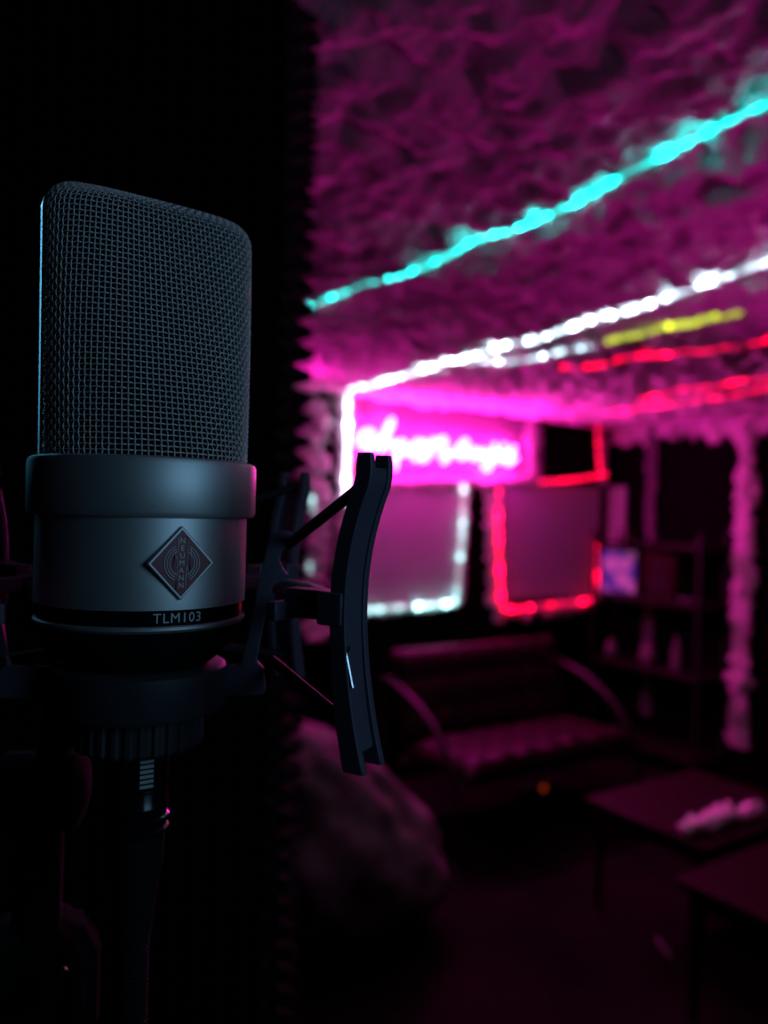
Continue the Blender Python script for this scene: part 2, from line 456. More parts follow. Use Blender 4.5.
# lit picture print
def on_shelf(px, uoff, z):
    p0 = O0 + U * (UR - uoff)
    p = hit(px, 512, p0, U); p.z = z; return p
pic = on_shelf(620, .20, 1.082)
pe = empty('display_screen', pic, 0)
d = (CAM - pic); d.z = 0; d.normalize(); side = Zv.cross(d)
def pm(name):
    m = bpy.data.materials.new(name); m.use_nodes = True; nt = m.node_tree; b = nt.nodes['Principled BSDF']
    tc = nt.nodes.new('ShaderNodeTexCoord'); nz = nt.nodes.new('ShaderNodeTexVoronoi'); nz.inputs['Scale'].default_value = 11
    rp = nt.nodes.new('ShaderNodeValToRGB'); e = rp.color_ramp.elements
    e[0].color = (.9, .35, .8, 1); e[1].color = (.05, .05, .5, 1); e[1].position = .75
    x = e.new(.45); x.color = (.55, .25, .7, 1)
    nt.links.new(tc.outputs['Object'], nz.inputs['Vector']); nt.links.new(nz.outputs['Distance'], rp.inputs['Fac'])
    nt.links.new(rp.outputs['Color'], b.inputs['Base Color']); nt.links.new(rp.outputs['Color'], b.inputs['Emission Color'])
    b.inputs['Emission Strength'].default_value = .13
    return m
pw, ph = .25, .31
G().box(pic + Zv * (ph / 2) , pw, .014, ph, (side, d, Zv)).obj('frame', M['black_metal'], pe, bevel=.003)
G().box(pic + Zv * (ph / 2) + d * .008, pw - .03, .004, ph - .03, (side, d, Zv)).obj('picture', pm('purple screen picture'), pe)
tag(pe, 'small screen showing a purple and blue picture beside the red lit panel', 'screen')
# speaker box
sp = on_shelf(672, .30, 1.442 - .36 - .0)
def boxthing(name, loc, w, dp, h, m, label, cat, parts=None):
    e = empty(name, loc, TH)
    G().box(loc + Zv * (h / 2), w, dp, h, (U, N, Zv)).obj('cabinet', m, e, bevel=.008)
    return tag(e, label, cat), e
sp = on_shelf(670, .16, 1.082)
_, e = boxthing('speaker', sp, .2, .24, .3, M['speaker'], 'dark red bookshelf speaker on the corner shelves', 'speaker')
for zz, rr in ((.1, .07), (.22, .035)):
    c = sp + Zv * zz - U * .101
    v, f = sweep([c, c - U * .004], [rr, rr * .9], 32); obj('driver', v, f, M['rubber'], e, smooth=False)
def lat(name, loc, prof, m, label, cat):
    o = G().lathe(prof, (0, 0, 0), 32).obj(name, m, None, smooth=True); o.location = loc; return tag(o, label, cat)
vase = [(.0, 0), (.03, 0), (.045, .03), (.04, .07), (.018, .10), (.022, .12)]
lat('vase', on_shelf(615, .15, .642), vase, M['ceramic'], 'small pale vase on the lower corner shelf, the left one', 'vase')
lat('vase', on_shelf(652, .15, .642), [(0, 0), (.04, 0), (.055, .04), (.05, .09), (.03, .12), (.03, .14)], M['ceramic'], 'rounder pale vase on the lower corner shelf, the right one', 'vase')
lat('bottle', on_shelf(680, .15, 1.082 - .44 + .0), [(0, 0), (.03, 0), (.03, .12), (.012, .17), (.012, .21)], M['ceramic'], 'slim bottle on the lower corner shelf, right of the vases', 'bottle')
lat('ornament', on_shelf(632, .15, 1.442), [(0, 0), (.03, 0), (.02, .02), (.035, .05), (.0, .09)], M['speaker'], 'small reddish ornament on the top corner shelf', 'ornament')
dsh = on_shelf(692, .2, 1.082)
lat('dish', dsh, [(0, 0), (.04, 0), (.08, .025), (.078, .03), (.035, .008), (0, .006)], M['ceramic'], 'shallow pale dish on the middle corner shelf', 'dish')
# narrow cloth panel on the back wall beside the red panel
a0 = RW(611, 487); a1 = RW(626, 552)
na, nb = (a0 - O0).dot(N), (a1 - O0).dot(N)
pe = slab('wall_panel', UR - .03, UR - .004, na, nb, a1.z, a0.z, M['panel_cloth'], bevel=.004)
tag(pe, 'narrow dim cloth panel in the far corner right of the red lit one', 'wall panel')

# ------------------------------------------------------------------ loveseat
seat0 = Vector((.425, 3.516, 0))
ls = empty('loveseat', seat0 + U * .56 - N * .35, TH)
def L(a, b, z): return seat0 + U * a - N * b + Zv * z     # a along, b back from the front edge
LW = 1.18
def cushion(name, x0, x1, fn, nx, ny, m, ribs):
    """fn(s,t)->(point top, normal); closed lumpy slab"""
    g = G(); v = []; th = .11
    for side_ in (0, 1):
        for j in range(ny + 1):
            for i in range(nx + 1):
                s, t = i / nx, j / ny
                p, nm = fn(s, t)
                edge = (1 - (2 * s - 1) ** 12) * (1 - (2 * t - 1) ** 10)
                puff = .018 * abs(math.sin(math.pi * s * ribs)) ** .5 * (abs(math.sin(math.pi * t * 3)) ** .5)
                v.append(p + nm * ((th / 2 * max(edge, 0) ** .5 + puff * edge) if side_ == 0 else -th / 2 * max(edge, 0) ** .5))
    k = (nx + 1) * (ny + 1); f = []
    for j in range(ny):
        for i in range(nx):
            a = j * (nx + 1) + i; q = (a, a + 1, a + nx + 2, a + nx + 1); f.append(q); f.append(tuple(k + w for w in q[::-1]))
    bd = [i for i in range(nx + 1)] + [(j) * (nx + 1) + nx for j in range(1, ny + 1)] + [ny * (nx + 1) + i for i in range(nx - 1, -1, -1)] + [j * (nx + 1) for j in range(ny - 1, 0, -1)]
    for a, b in zip(bd, bd[1:] + bd[:1]): f.append((a, b, k + b, k + a))
    return g.add(v, f).obj(name, m, ls, smooth=True)
cushion('seat_cushion', 0, LW, lambda s, t: (L(LW * s, .56 * t, .40 - .035 * t), Zv), 84, 30, M['vinyl'], 7)
bn = (N * .97 + Zv * .24).normalized()
cushion('backrest', 0, LW, lambda s, t: (L(LW * s, .54 + .14 * t, .40 + .47 * t), bn), 84, 30, M['vinyl'], 7)
for a in (-.035, LW + .035):
    pts = catmull([L(a, .66, .72), L(a, .5, .69), L(a, .3, .61), L(a, .13, .47), L(a, .04, .28), L(a, .0, .012)], 8)
    G().tube(pts, .017, 12).obj('arm', M['dull_steel'], ls, smooth=True)
    G().tube([L(a, .68, .72), L(a, .69, .35), L(a, .72, .012)], .016, 12).obj('leg', M['dull_steel'], ls, smooth=True)
for b in (.06, .5):
    G().tube([L(-.035, b, .335), L(LW + .035, b, .335)], .014, 10).obj('rail', M['black_metal'], ls, smooth=True)
tag(ls, 'dark red ribbed vinyl loveseat with curved metal arms against the back wall', 'sofa')

# extension block with a lit switch under the seat
pp = H(540, 784, .05)
pe = empty('power_strip', Vector((pp.x, pp.y, 0)), TH)
G().box(Vector((pp.x, pp.y, .02)), .3, .06, .04, (U, N, Zv)).obj('housing', M['rubber'], pe, bevel=.005)
c = Vector((pp.x, pp.y, .035)) + N * .03
G().tube([c + U * (.013 * math.cos(a)) + Zv * (.013 * math.sin(a)) for a in [i * math.pi / 8 for i in range(16)]], .0045, 8, closed=True).obj('switch', M['orange'], pe, smooth=True)
tag(pe, 'black power strip with a small orange switch light under the loveseat', 'power strip')

# ------------------------------------------------------------------ bean bag
bb = P(352, 800, 3.0); bb.z = 0
v = []; f = []
nu_, nv_ = 72, 44
for j in range(nv_ + 1):
    t = j / nv_; ph_ = math.pi * t
    for i in range(nu_):
        a = 2 * math.pi * i / nu_
        r = math.sin(ph_) ** .75
        z = (1 - math.cos(ph_)) / 2
        rx = .50 * r * (1 - .45 * z); zz = .78 * z ** 1.15
        q = Vector((math.cos(a) * rx * 1.0, math.sin(a) * rx * .8, zz))
        q.x -= .26 * z * z
        nz = noise.noise(q * 4.0 + Vector((3, 0, 0))) * .05 + abs(noise.noise(q * 8 + Vector((0, 7, 0)))) * -.05 + .008 * math.sin(a * 9 + z * 12)
        dirn = Vector((math.cos(a), math.sin(a), .3))
        q += dirn * nz * r
        q.z = max(q.z, 0.004)
        v.append(q)
for j in range(nv_):
    for i in range(nu_):
        f.append((j * nu_ + i, j * nu_ + (i + 1) % nu_, (j + 1) * nu_ + (i + 1) % nu_, (j + 1) * nu_ + i))
be = empty('bean_bag', bb, 0)
obj('cover', v, f, M['bag'], be, smooth=True, world=False)
def bagsurf(z, a):
    r = math.sqrt(max(0, 1 - (2 * z - 1) ** 2)) ** .75
    return Vector((math.cos(a) * .44 * r * (1 - .45 * z) - .16 * z * z, math.sin(a) * .8 * .44 * r * (1 - .45 * z), .8 * z ** 1.15))
tag(be, 'slouched grey fabric bean bag beside the loveseat', 'bean bag')

# ------------------------------------------------------------------ low tables
def low_table(corner, w, dp, label):
    """corner: far-left top corner; runs U by w and N by dp"""
    h = .45
    c = corner + U * (w / 2) + N * (dp / 2); c.z = 0
    e = empty('low_table', c, TH)
    G().box(c + Zv * (h - .015), w, dp, .03, (U, N, Zv)).obj('tabletop', M['lacquer'], e, bevel=.004)
    G().box(c + Zv * (h - .055), w - .06, dp - .06, .05, (U, N, Zv)).obj('apron', M['dark_wood'], e, bevel=.003)
    for i in (-1, 1):
        for j in (-1, 1):
            q = c + U * (i * (w / 2 - .045)) + N * (j * (dp / 2 - .045))
            G().tube([q + Zv * (h - .05), q + Zv * .004], [.022, .014], 14).obj('leg', M['dark_wood'], e, smooth=True)
    return tag(e, label, 'table')
cA = H(585, 797, .45); cB = H(675, 876, .45)
low_table(cA, .72, .56, 'low black table nearer the loveseat, with white fluff on it')
low_table(cB, .72, .56, 'low black table in the right foreground, its top bare')
# the glint beside the near table is the pale cable end below
# white fluff on the table
pts = [H(a, b, .475) for a, b in ((684, 829), (700, 824), (716, 822), (728, 813), (742, 814), (756, 808))]
tag(fluff('tissue_garland', catmull(pts, 6), .022, M['soft'], seed=31, amp=.75, freq=38, sides=24), 'crumpled white tissue garland lying on the low table', 'garland')
# dark floor cable, its pale end standing in for a small glint
fc = empty('floor_cable', H(662, 946, 0), 0)
pts = catmull([H(671, 957, .01), H(690, 972, .008), H(730, 984, .008), H(800, 988, .008)], 8)
G().tube(pts, .005, 10).obj('cord', M['rubber'], fc, smooth=True)
G().tube(catmull([H(657, 937, .016), H(661, 944, .014), H(666, 951, .012), H(671, 957, .01)], 5), .006, 12).obj('pale_glint', M['ceramic'], fc, smooth=True)
tag(fc, 'dark cable on the floor with a small pale end standing in for a glint', 'cable')

# ------------------------------------------------------------------ foam partition
fe = Vector((-.121, .95, 0))                           # right end of the partition
FD = Vector((-.97, -.10, 0)).normalized()               # runs left, slightly nearer
FN = Vector((-FD.y, FD.x, 0)); FN = FN if FN.y < 0 else -FN
def foam(o0, du, nrm, wid, hgt, name, label, pitch=.028, amp=.030, k=8):
    nx = round(wid / pitch) * k; nz = round(hgt / pitch) * k
    v = []
    for j in range(nz + 1):
        for i in range(nx + 1):
            a, b = i / k, j / k
            h = ((math.sin(math.pi * a) ** 2) * (math.sin(math.pi * b) ** 2)) ** .85
            h *= amp * (1 + .25 * noise.noise(Vector((a * .9, b * .9, 2))))
            v.append(o0 + du * (wid * i / nx) + Zv * (hgt * j / nz) + nrm * h)
    f = [(j * (nx + 1) + i, j * (nx + 1) + i + 1, (j + 1) * (nx + 1) + i + 1, (j + 1) * (nx + 1) + i) for j in range(nz) for i in range(nx)]
    n_ = len(v)
    bd = [i for i in range(nx + 1)] + [j * (nx + 1) + nx for j in range(1, nz + 1)] + [nz * (nx + 1) + i for i in range(nx - 1, -1, -1)] + [j * (nx + 1) for j in range(nz - 1, 0, -1)]
    v += [v[i] - nrm * .012 for i in bd]
    m = len(bd)
    f += [(bd[i], bd[(i + 1) % m], n_ + (i + 1) % m, n_ + i) for i in range(m)] + [tuple(range(n_, n_ + m))]
    return tag(obj(name, v, f, M['foam'], smooth=True), label, 'foam panel')
HP = 2.20
SD = Vector((-.115, 1, 0)).normalized(); SN = Vector((SD.y, -SD.x, 0))
c0 = fe + Zv * 0.0
# core
poly = [fe + SN * -.014 + FN * -.014 , fe + SN * -.014 + SD * .06 , fe + SD * .06 + FD * 1.5 , fe + FD * 1.5 - FN * .014]
struct(G().prism([p + Zv * .0 for p in poly], Zv * 2.3).obj('wall_partition', M['black_wall']))
foam(fe + Zv * .03 + FD * .0, FD, FN, 1.456, HP, 'foam_panel', 'black egg crate foam sheet filling the dark area behind the microphone')
foam(fe + Zv * .03 + SD * .002 , SD, SN, .056, HP, 'foam_panel', 'black egg crate foam strip on the end of the partition, teeth against the lights')

# ------------------------------------------------------------------ microphone
AX = Vector((-.0714, .230, 1.6))
BETA = R(35.3)
mic = empty('condenser_microphone', AX, BETA)
mm = .001
def ml(x, y, z): return mic.matrix_world @ Vector((x * mm, y * mm, z * mm))
def mobj(g, name, m, parent=None, **k):
    g.v = [mic.matrix_world @ (q * mm) for q in g.v]
    return g.obj(name, m, parent or mic, **k)
# body: collar ring, lower shell, band, rim, base
mobj(G().lathe([(28, 13.2), (31.2, 13.2), (32.1, 12.7), (32.5, 11.6), (32.5, -1.4), (32.0, -2.6), (30.6, -3.0), (28, -3.0)], seg=160), 'collar', M['nickel'], smooth=True)
mobj(G().lathe([(28, -3.0), (29.9, -3.0), (30.0, -3.4), (30, -27.6), (28.6, -27.6)], seg=160), 'body', M['nickel'], smooth=True)
mobj(G().lathe([(28.6, -27.6), (29.2, -27.6), (29.2, -31.9), (28.6, -31.9)], seg=160), 'band', M['gloss_black'], smooth=True)
mobj(G().lathe([(28.2, -31.9), (29.7, -31.9), (30, -32.2), (30, -33.0), (29.3, -33.8), (27, -34.0)], seg=160), 'bottom_rim', M['nickel'], smooth=True)
mobj(G().lathe([(0, -33.6), (28.4, -33.6), (27.6, -37), (25.0, -41), (22.5, -44), (20, -46), (0, -46)], seg=120), 'underside', M['liner'], smooth=True)

# grille surface
GW, GH0, GH1, RC = 30.3, 13.0, 90.0, 9.0
BT = 28.6
def sect(q):
    """half width and half depth at height q (mm above collar)"""
    Hh = GH1 - GH0; t = q / Hh
    gw = GW - .9 * (1 - t)
    a = gw
    if q > Hh - RC:
        a = gw - RC + math.sqrt(max(0, RC ** 2 - (q - (Hh - RC)) ** 2))
    b = BT - (BT - 11.5) * min(1, t) ** 1.0
    rt = 7.5
    if q > Hh - rt:
        b = b * math.sqrt(max(0.0, 1 - ((q - (Hh - rt)) / rt) ** 2)) 
    n = 2.0 + 1.0 * t
    return a, b, n
def row(q, ns):
    a, b, n = sect(q); K = 260
    ph = np.linspace(math.pi, 0, K)
    x = a * np.sign(np.cos(ph)) * np.abs(np.cos(ph)) ** (2 / n); y = b * np.abs(np.sin(ph)) ** (2 / n)
    s = np.concatenate([[0], np.cumsum(np.hypot(np.diff(x), np.diff(y)))])
    t = np.linspace(0, s[-1], ns)
    return np.stack([np.interp(t, s, x), -np.interp(t, s, y)], 1)
NS, NT, KS = 54, 56, 4
ns = NS * KS + 1; nt_ = NT * KS + 1
Hh = GH1 - GH0
# rows evenly spaced along the face profile (arc length over the rounded top)
qq = np.linspace(0, Hh - .02, 1200); bb_ = np.array([sect(q)[1] for q in qq])
ss = np.concatenate([[0], np.cumsum(np.hypot(np.diff(qq), np.diff(bb_)))])
qs = np.interp(np.linspace(0, ss[-1], nt_), ss, qq)
grid = np.zeros((nt_, ns, 3))
for j, q in enumerate(qs):
    grid[j, :, :2] = row(q, ns); grid[j, :, 2] = GH0 + q
du_ = np.gradient(grid, axis=1); dv_ = np.gradient(grid, axis=0)
nrm = np.cross(du_, dv_); nrm /= np.maximum(1e-9, np.linalg.norm(nrm, axis=2, keepdims=True))
WR, WA = .215, .25
def wires(flip):
    g = G()
    V = []; Fc = []
    def addw(pts, nn):
        n = len(pts); tg = np.gradient(pts, axis=0); tg /= np.maximum(1e-9, np.linalg.norm(tg, axis=1, keepdims=True))
        bi = np.cross(tg, nn); bi /= np.maximum(1e-9, np.linalg.norm(bi, axis=1, keepdims=True))
        n2 = np.cross(bi, tg); base = len(V); sd = 5
        ring = [pts + (n2 * math.cos(2 * math.pi * k / sd) + bi * math.sin(2 * math.pi * k / sd)) * WR for k in range(sd)]
        A = np.stack(ring, 1).reshape(-1, 3); V.extend(map(tuple, A))
        for i in range(n - 1):
            for k in range(sd):
                Fc.append((base + i * sd + k, base + i * sd + (k + 1) % sd, base + (i + 1) * sd + (k + 1) % sd, base + (i + 1) * sd + k))
    jj = np.arange(nt_); ii = np.arange(ns)
    for a in range(1, NS):
        i = a * KS
        w = np.cos(math.pi * (jj / KS)) * (1 if a % 2 else -1)
        addw(grid[:, i] + nrm[:, i] * (WA * w)[:, None], nrm[:, i])
    for a in range(0, NT):
        j = a * KS
        w = -np.cos(math.pi * (ii / KS)) * (1 if a % 2 else -1)
        addw(grid[j] + nrm[j] * (WA * w)[:, None], nrm[j])
    if flip: V = [(-x, -y, z) for x, y, z in V]
    return V, Fc
for flip in (0, 1):
    V, Fc = wires(flip)
    me = bpy.data.meshes.new('grille'); me.from_pydata([(x * mm, y * mm, z * mm) for x, y, z in V], [], Fc)
    me.materials.append(M['wire']); me.polygons.foreach_set('use_smooth', [True] * len(me.polygons)); me.update()
    link(bpy.data.objects.new('grille', me), mic)
# liner inside
v = []; sub = list(range(0, nt_, 4)); si = list(range(0, ns, 4))
for sgn in (1, -1):
    for j in sub:
        for i in si:
            p = grid[j, i].copy(); c = np.array([0, 0, 50.]);
            p[0] *= .955; p[1] = p[1] * .955; p[2] = GH0 + (p[2] - GH0) * .985
            v.append((p[0] * sgn * mm, p[1] * sgn * mm, p[2] * mm))
nj, ni = len(sub), len(si); f = []
for s in range(2):
    k = s * nj * ni
    for j in range(nj - 1):
        for i in range(ni - 1):
            f.append((k + j * ni + i, k + j * ni + i + 1, k + (j + 1) * ni + i + 1, k + (j + 1) * ni + i))
me = bpy.data.meshes.new('gauze'); me.from_pydata(v, [], f); me.materials.append(M['liner'])
me.polygons.foreach_set('use_smooth', [True] * len(f)); link(bpy.data.objects.new('gauze', me), mic)
# seam frame around the grille
path = []
for q in np.linspace(0, Hh - RC, 12): path.append((-(GW - .9 * (1 - q / Hh)), GH0 + q))
for a in np.linspace(180, 90, 14)[1:]: path.append((-GW + RC + RC * math.cos(R(a)), GH1 - RC + RC * math.sin(R(a))))
path += [(-x, z) for x, z in path[::-1]]
v = []; hw, ou, inn = .95, .55, -.9
for k, (x, z) in enumerate(path):
    a = path[max(0, k - 1)]; b = path[min(len(path) - 1, k + 1)]
    t = Vector((b[0] - a[0], b[1] - a[1])).normalized(); no = Vector((-t.y, t.x))
    for (o_, y) in ((ou, -hw), (ou, hw), (inn, hw), (inn, -hw)):
        v.append(((x + no.x * o_) * mm, y * mm, (z + no.y * o_) * mm))
f = []
for k in range(len(path) - 1):
    for s in range(4):
        f.append((k * 4 + s, k * 4 + (s + 1) % 4, k * 4 + 4 + (s + 1) % 4, k * 4 + 4 + s))
f += [(3, 2, 1, 0), tuple(range(len(v) - 4, len(v)))]
o = obj('grille_frame', v, f, M['ridge'], mic, world=False, smooth=True); autosmooth(o)

# text helper -> verts/faces in a plane (x right, y up), centred
def text_mesh(s, size, ext=.0, spacing=1.0):
    cu = bpy.data.curves.new('t', 'FONT'); cu.body = s; cu.size = size; cu.align_x = 'CENTER'; cu.align_y = 'CENTER'
    cu.extrude = ext; cu.space_character = spacing; cu.resolution_u = 4
    ob = bpy.data.objects.new('t', cu); C.objects.link(ob)
    dg = bpy.context.evaluated_depsgraph_get(); me = bpy.data.meshes.new_from_object(ob.evaluated_get(dg))
    v = [q.co.copy() for q in me.vertices]; f = [tuple(p.vertices) for p in me.polygons]
    bpy.data.objects.remove(ob); bpy.data.curves.remove(cu); bpy.data.meshes.remove(me)
    return v, f
def wrap(v, r, ang0, z0):
    """plane (x,y,z mm) -> cylinder of radius r, ang0 = azimuth from the front towards the right"""
    out = []
    for q in v:
        a = q.x / r + ang0; rr = r + q.z
        out.append((rr * math.sin(a) * mm, -rr * math.cos(a) * mm, (z0 + q.y) * mm))
    return out
tv, tf = text_mesh('TLM103', 3.7, .05, 1.12)
obj('model_lettering', wrap(tv, 29.25, R(.5), -29.9), tf, M['white_print'], mic, world=False)

# badge: flat diamond tangent to the shell
bc = Vector((0, -30.55, -15.0))
bsz = 9.9
def bp(x, z, d=0.0): return Vector((x, bc.y - d, bc.z + z))
def bobj(g, name, m, parent, **k):
    return mobj(g, name, m, parent, **k)
badge = mobj(G().prism([bp(-bsz * .93, 0, -1.2), bp(0, -bsz, -1.2), bp(bsz * .93, 0, -1.2), bp(0, bsz, -1.2)], (0, -1.9, 0)), 'badge', M['nickel'], bevel=.00025)
badge['label'] = 'dark red diamond badge with silver edge'
b2 = bsz - 1.0
def bchild(g, name, m, **k):
    g.v = [mic.matrix_world @ (q * mm) for q in g.v]
    vs = g.v
    o = G(); o.v = [badge_inv @ q for q in vs]; o.f = g.f
    ob = obj(name, o.v, o.f, m, None, k.get('smooth', False)); ob.parent = badge
    return ob
bpy.context.view_layer.update()
badge_inv = badge.matrix_world.inverted()
bchild(G().prism([bp(-b2 * .93, 0, .68), bp(0, -b2, .68), bp(b2 * .93, 0, .68), bp(0, b2, .68)], (0, -.12, 0)), 'enamel_face', M['red_enamel'])
D = .86
em = G()
def ln(pts, r=.19): em.tube([bp(x, z, D) for x, z in pts], r, 6)
for rr in (4.7, 4.0, 3.3):
    ln([(rr * math.cos(R(a)) - .1, rr * math.sin(R(a)) * 1.02) for a in range(112, 254, 8)])
    ln([(rr * math.cos(R(a)) + .1, rr * math.sin(R(a)) * 1.02) for a in range(-68, 74, 8)])
ln([(-1.3, 1.2), (-1.0, 7.1), (1.5, 7.1), (1.2, -.4)], .15)
ln([(1.3, -1.2), (1.0, -7.1), (-1.5, -7.1), (-1.2, .4)], .15)
ln([(-1.2, .6), (-2.1, 2.7), (-2.5, -4.3)], .18); ln([(-2.1, 2.7), (-1.3, .9)], .15)
ln([(1.2, -.6), (2.1, -2.7), (2.5, 4.3)], .18); ln([(2.1, -2.7), (1.3, -.9)], .15)
bchild(em, 'emblem', M['pale_metal'], smooth=True)
tx = G()
for k, ch in enumerate('NEUMANN'):
    tv, tf = text_mesh(ch, 2.05, .03)
    tx.add([bp(-q.y + (.12 if k < 4 else -.12), q.x + 5.9 - k * 1.97, D + q.z) if False else bp(q.x + (.1 if k < 3 else (-.1 if k > 3 else 0)), q.y + 5.95 - k * 1.98, D + q.z) for q in tv], tf)
bchild(tx, 'lettering', M['pale_metal'])
tag(mic, 'silver studio condenser microphone with woven wire grille and diamond badge', 'microphone')

# ------------------------------------------------------------------ shock mount
sm = empty('shock_mount', AX + Vector((0, 0, -.05)), 0)
def A(az, r, z): return AX + Vector((r * math.cos(R(az)), r * math.sin(R(az)), z)) * mm
def wl(g, name, m, parent=None, **k): return g.obj(name, m, parent or sm, **k)
def worldlathe(prof, seg=120, knurl=None):
    g = G().lathe(prof, (0, 0, 0), seg, knurl); g.v = [AX + q * mm for q in g.v]; return g
wl(worldlathe([(12, -46.5), (23.8, -46.5), (24.9, -47.3), (24.9, -58.6), (24.2, -59.6), (15, -59.6)]), 'cradle_ring', M['black_metal'], smooth=True)
wl(worldlathe([(12, -59.6), (18.6, -59.6), (18.8, -60.2), (18.8, -69.6), (18.0, -70.6), (9.5, -70.6)], 180, (1, 4, .9, 3)), 'knurled_nut', M['black_metal'], smooth=False)
# cradle arms
def plane_pt(px, py, az):
    nn = Vector((-math.sin(R(az)), math.cos(R(az)), 0)); return hit(px, py, AX, nn)
armpoly_px = [(224, 697), (224, 665), (241, 664), (251, 619), (256, 595), (263, 564), (268, 541), (273, 533), (281, 530), (291, 532), (297, 538), (290, 545), (282, 551), (280, 560), (283, 567), (288, 575), (273, 586), (269, 600), (265, 619), (257, 660), (264, 668), (266, 690), (262, 694)]
AZ1 = 8
rz = []
for a, b in armpoly_px:
    p = plane_pt(a, b, AZ1) - AX
    rz.append((math.hypot(p.x, p.y) / mm, p.z / mm))
rz[0] = (24.0, rz[0][1]); rz[1] = (24.0, rz[1][1])
for az in (AZ1, 112, 190):
    et = Vector((-math.sin(R(az)), math.cos(R(az)), 0))
    wl(G().prism([A(az, r + (7 if az == 190 and r > 24.5 else 0), z) - et * .0014 for r, z in rz], et * .0028), 'cradle_arm', M['mount'], bevel=.0004)
rtop = (rz[9][0] - 3, rz[9][1] - 3); 
# outer ring
def arc(a0, a1, r, z, n=60): return [A(a0 + (a1 - a0) * i / n, r, z) for i in range(n + 1)]
def band_arc(a0, a1, r0, r1, z0, z1, n=70):
    v = []; f = []
    for i in range(n + 1):
        a = a0 + (a1 - a0) * i / n
        v += [A(a, r0, z0), A(a, r1, z0), A(a, r1, z1), A(a, r0, z1)]
    for i in range(n):
        for s in range(4): f.append((i * 4 + s, i * 4 + (s + 1) % 4, i * 4 + 4 + (s + 1) % 4, i * 4 + 4 + s))
    f += [(0, 1, 2, 3), (n * 4 + 3, n * 4 + 2, n * 4 + 1, n * 4)]
    return G().add(v, f)
wl(band_arc(-36, 250, 51, 54.5, -29, -24), 'outer_ring', M['mount'], bevel=.0005)
OUT = (-28, 62, 152, 242); RO = 71.5
def rprof(z):
    t = (min(z, 7.5) + 23) / 33.0
    return RO + (7.5 * t * t if t > 0 else 3.6 * t * t)
hooks = []
for az in OUT:
    er = Vector((math.cos(R(az)), math.sin(R(az)), 0)); et = Vector((-er.y, er.x, 0))
    wl(G().box(A(az, 62.5, -24.3), .018, .0062, .0075, (er, et, Zv)), 'spoke', M['mount'], bevel=.0004)
    up = G()
    zs = np.linspace(-64.5, 14.5, 30)
    for s in (-1, 1):
        v = []; f = []
        for z in zs:
            r = rprof(z); w = 2.25 + (.7 * max(0, (-z - 30) / 36))
            k = min(1, (14.5 - z) / 2 + .8, (z + 66) / 2 + .7); w *= k
            for a, b in ((-w, -1.15), (w, -1.15), (w, 1.15), (-w, 1.15)):
                v.append(A(az, r + a, z) + et * ((s * 4.7 + b) * mm))
        n = len(zs)
        for i in range(n - 1):
            for q in range(4): f.append((i * 4 + q, i * 4 + (q + 1) % 4, i * 4 + 4 + (q + 1) % 4, i * 4 + 4 + q))
        f += [(3, 2, 1, 0), tuple(range(4 * n - 4, 4 * n))]
        up.add(v, f)
    v = []; f = []; zw = np.linspace(-60, 11, 24)
    for z in zw:
        r = rprof(z) + .9
        for a, b in ((-.7, -3.7), (.7, -3.7), (.7, 3.7), (-.7, 3.7)): v.append(A(az, r + a, z) + et * (b * mm))
    n = len(zw)
    for i in range(n - 1):
        for q in range(4): f.append((i * 4 + q, i * 4 + (q + 1) % 4, i * 4 + 4 + (q + 1) % 4, i * 4 + 4 + q))
    f += [(3, 2, 1, 0), tuple(range(4 * n - 4, 4 * n))]
    up.add(v, f)
    fin = wl(up, 'upright', M['mount'], bevel=.0003)
    wl(G().box(A(az, RO - 2.2, -24.5), (.0074), .0126, .0085, (er, et, Zv)), 'clamp_block', M['mount'], bevel=.0006)
    hooks.append((az, er, et))
# small metal clip on the near upright
az, er, et = hooks[0]
cl = [plane_pt(353, 643, az), plane_pt(356, 648, az), plane_pt(359, 647, az), plane_pt(360, 643, az)]
off = -et * .0052
g = G().tube(catmull([p + off for p in cl], 5), .0003, 8)
g.tube([plane_pt(356, 648, az) + off, plane_pt(363, 684, az) + off], .0004, 8)
wl(g, 'cord_clip', M['ridge'], smooth=True)
# elastic cords
def cord(a, b, sag=0): return G().tube([a, a.lerp(b, .5) + Vector((0, 0, -sag)), b], .00155, 10)
pairs = [(-28, AZ1), (62, 112), (152, 112), (242, 190)]
for ao, ai in pairs:
    top_o = A(ao, rprof(8) - .6, 8.5); bot_o = A(ao, rprof(-56) - .8, -55.5)
    top_i = A(ai, rz[11][0] - .6, rz[11][1]); bot_i = A(ai, 38.5, -46)
    wl(cord(top_o, top_i), 'elastic_cord', M['rubber'], smooth=True)
    wl(cord(bot_o, bot_i), 'elastic_cord', M['rubber'], smooth=True)
# swivel joint at the left, between mount and stand
sj = P(52, 790, .262)
wl(G().tube([sj + Vector((-.016, 0, 0)), sj + Vector((.009, 0, 0))], [.0125, .0125], 32), 'swivel_joint', M['liner'], smooth=True)
wl(G().tube([sj + Vector((.0088, 0, 0)), sj + Vector((.0118, 0, 0))], [.0128, .004], 32), 'swivel_washer', M['liner'], smooth=True)
wl(G().tube([sj + Vector((.0, 0, .009)), AX + Vector((-.030, .020, -.05)), A(150, 53, -26)], [.006, .006, .0045], 14), 'bracket', M['mount'], smooth=True)
tag(sm, 'black elastic shock mount cradling the microphone', 'shock mount')

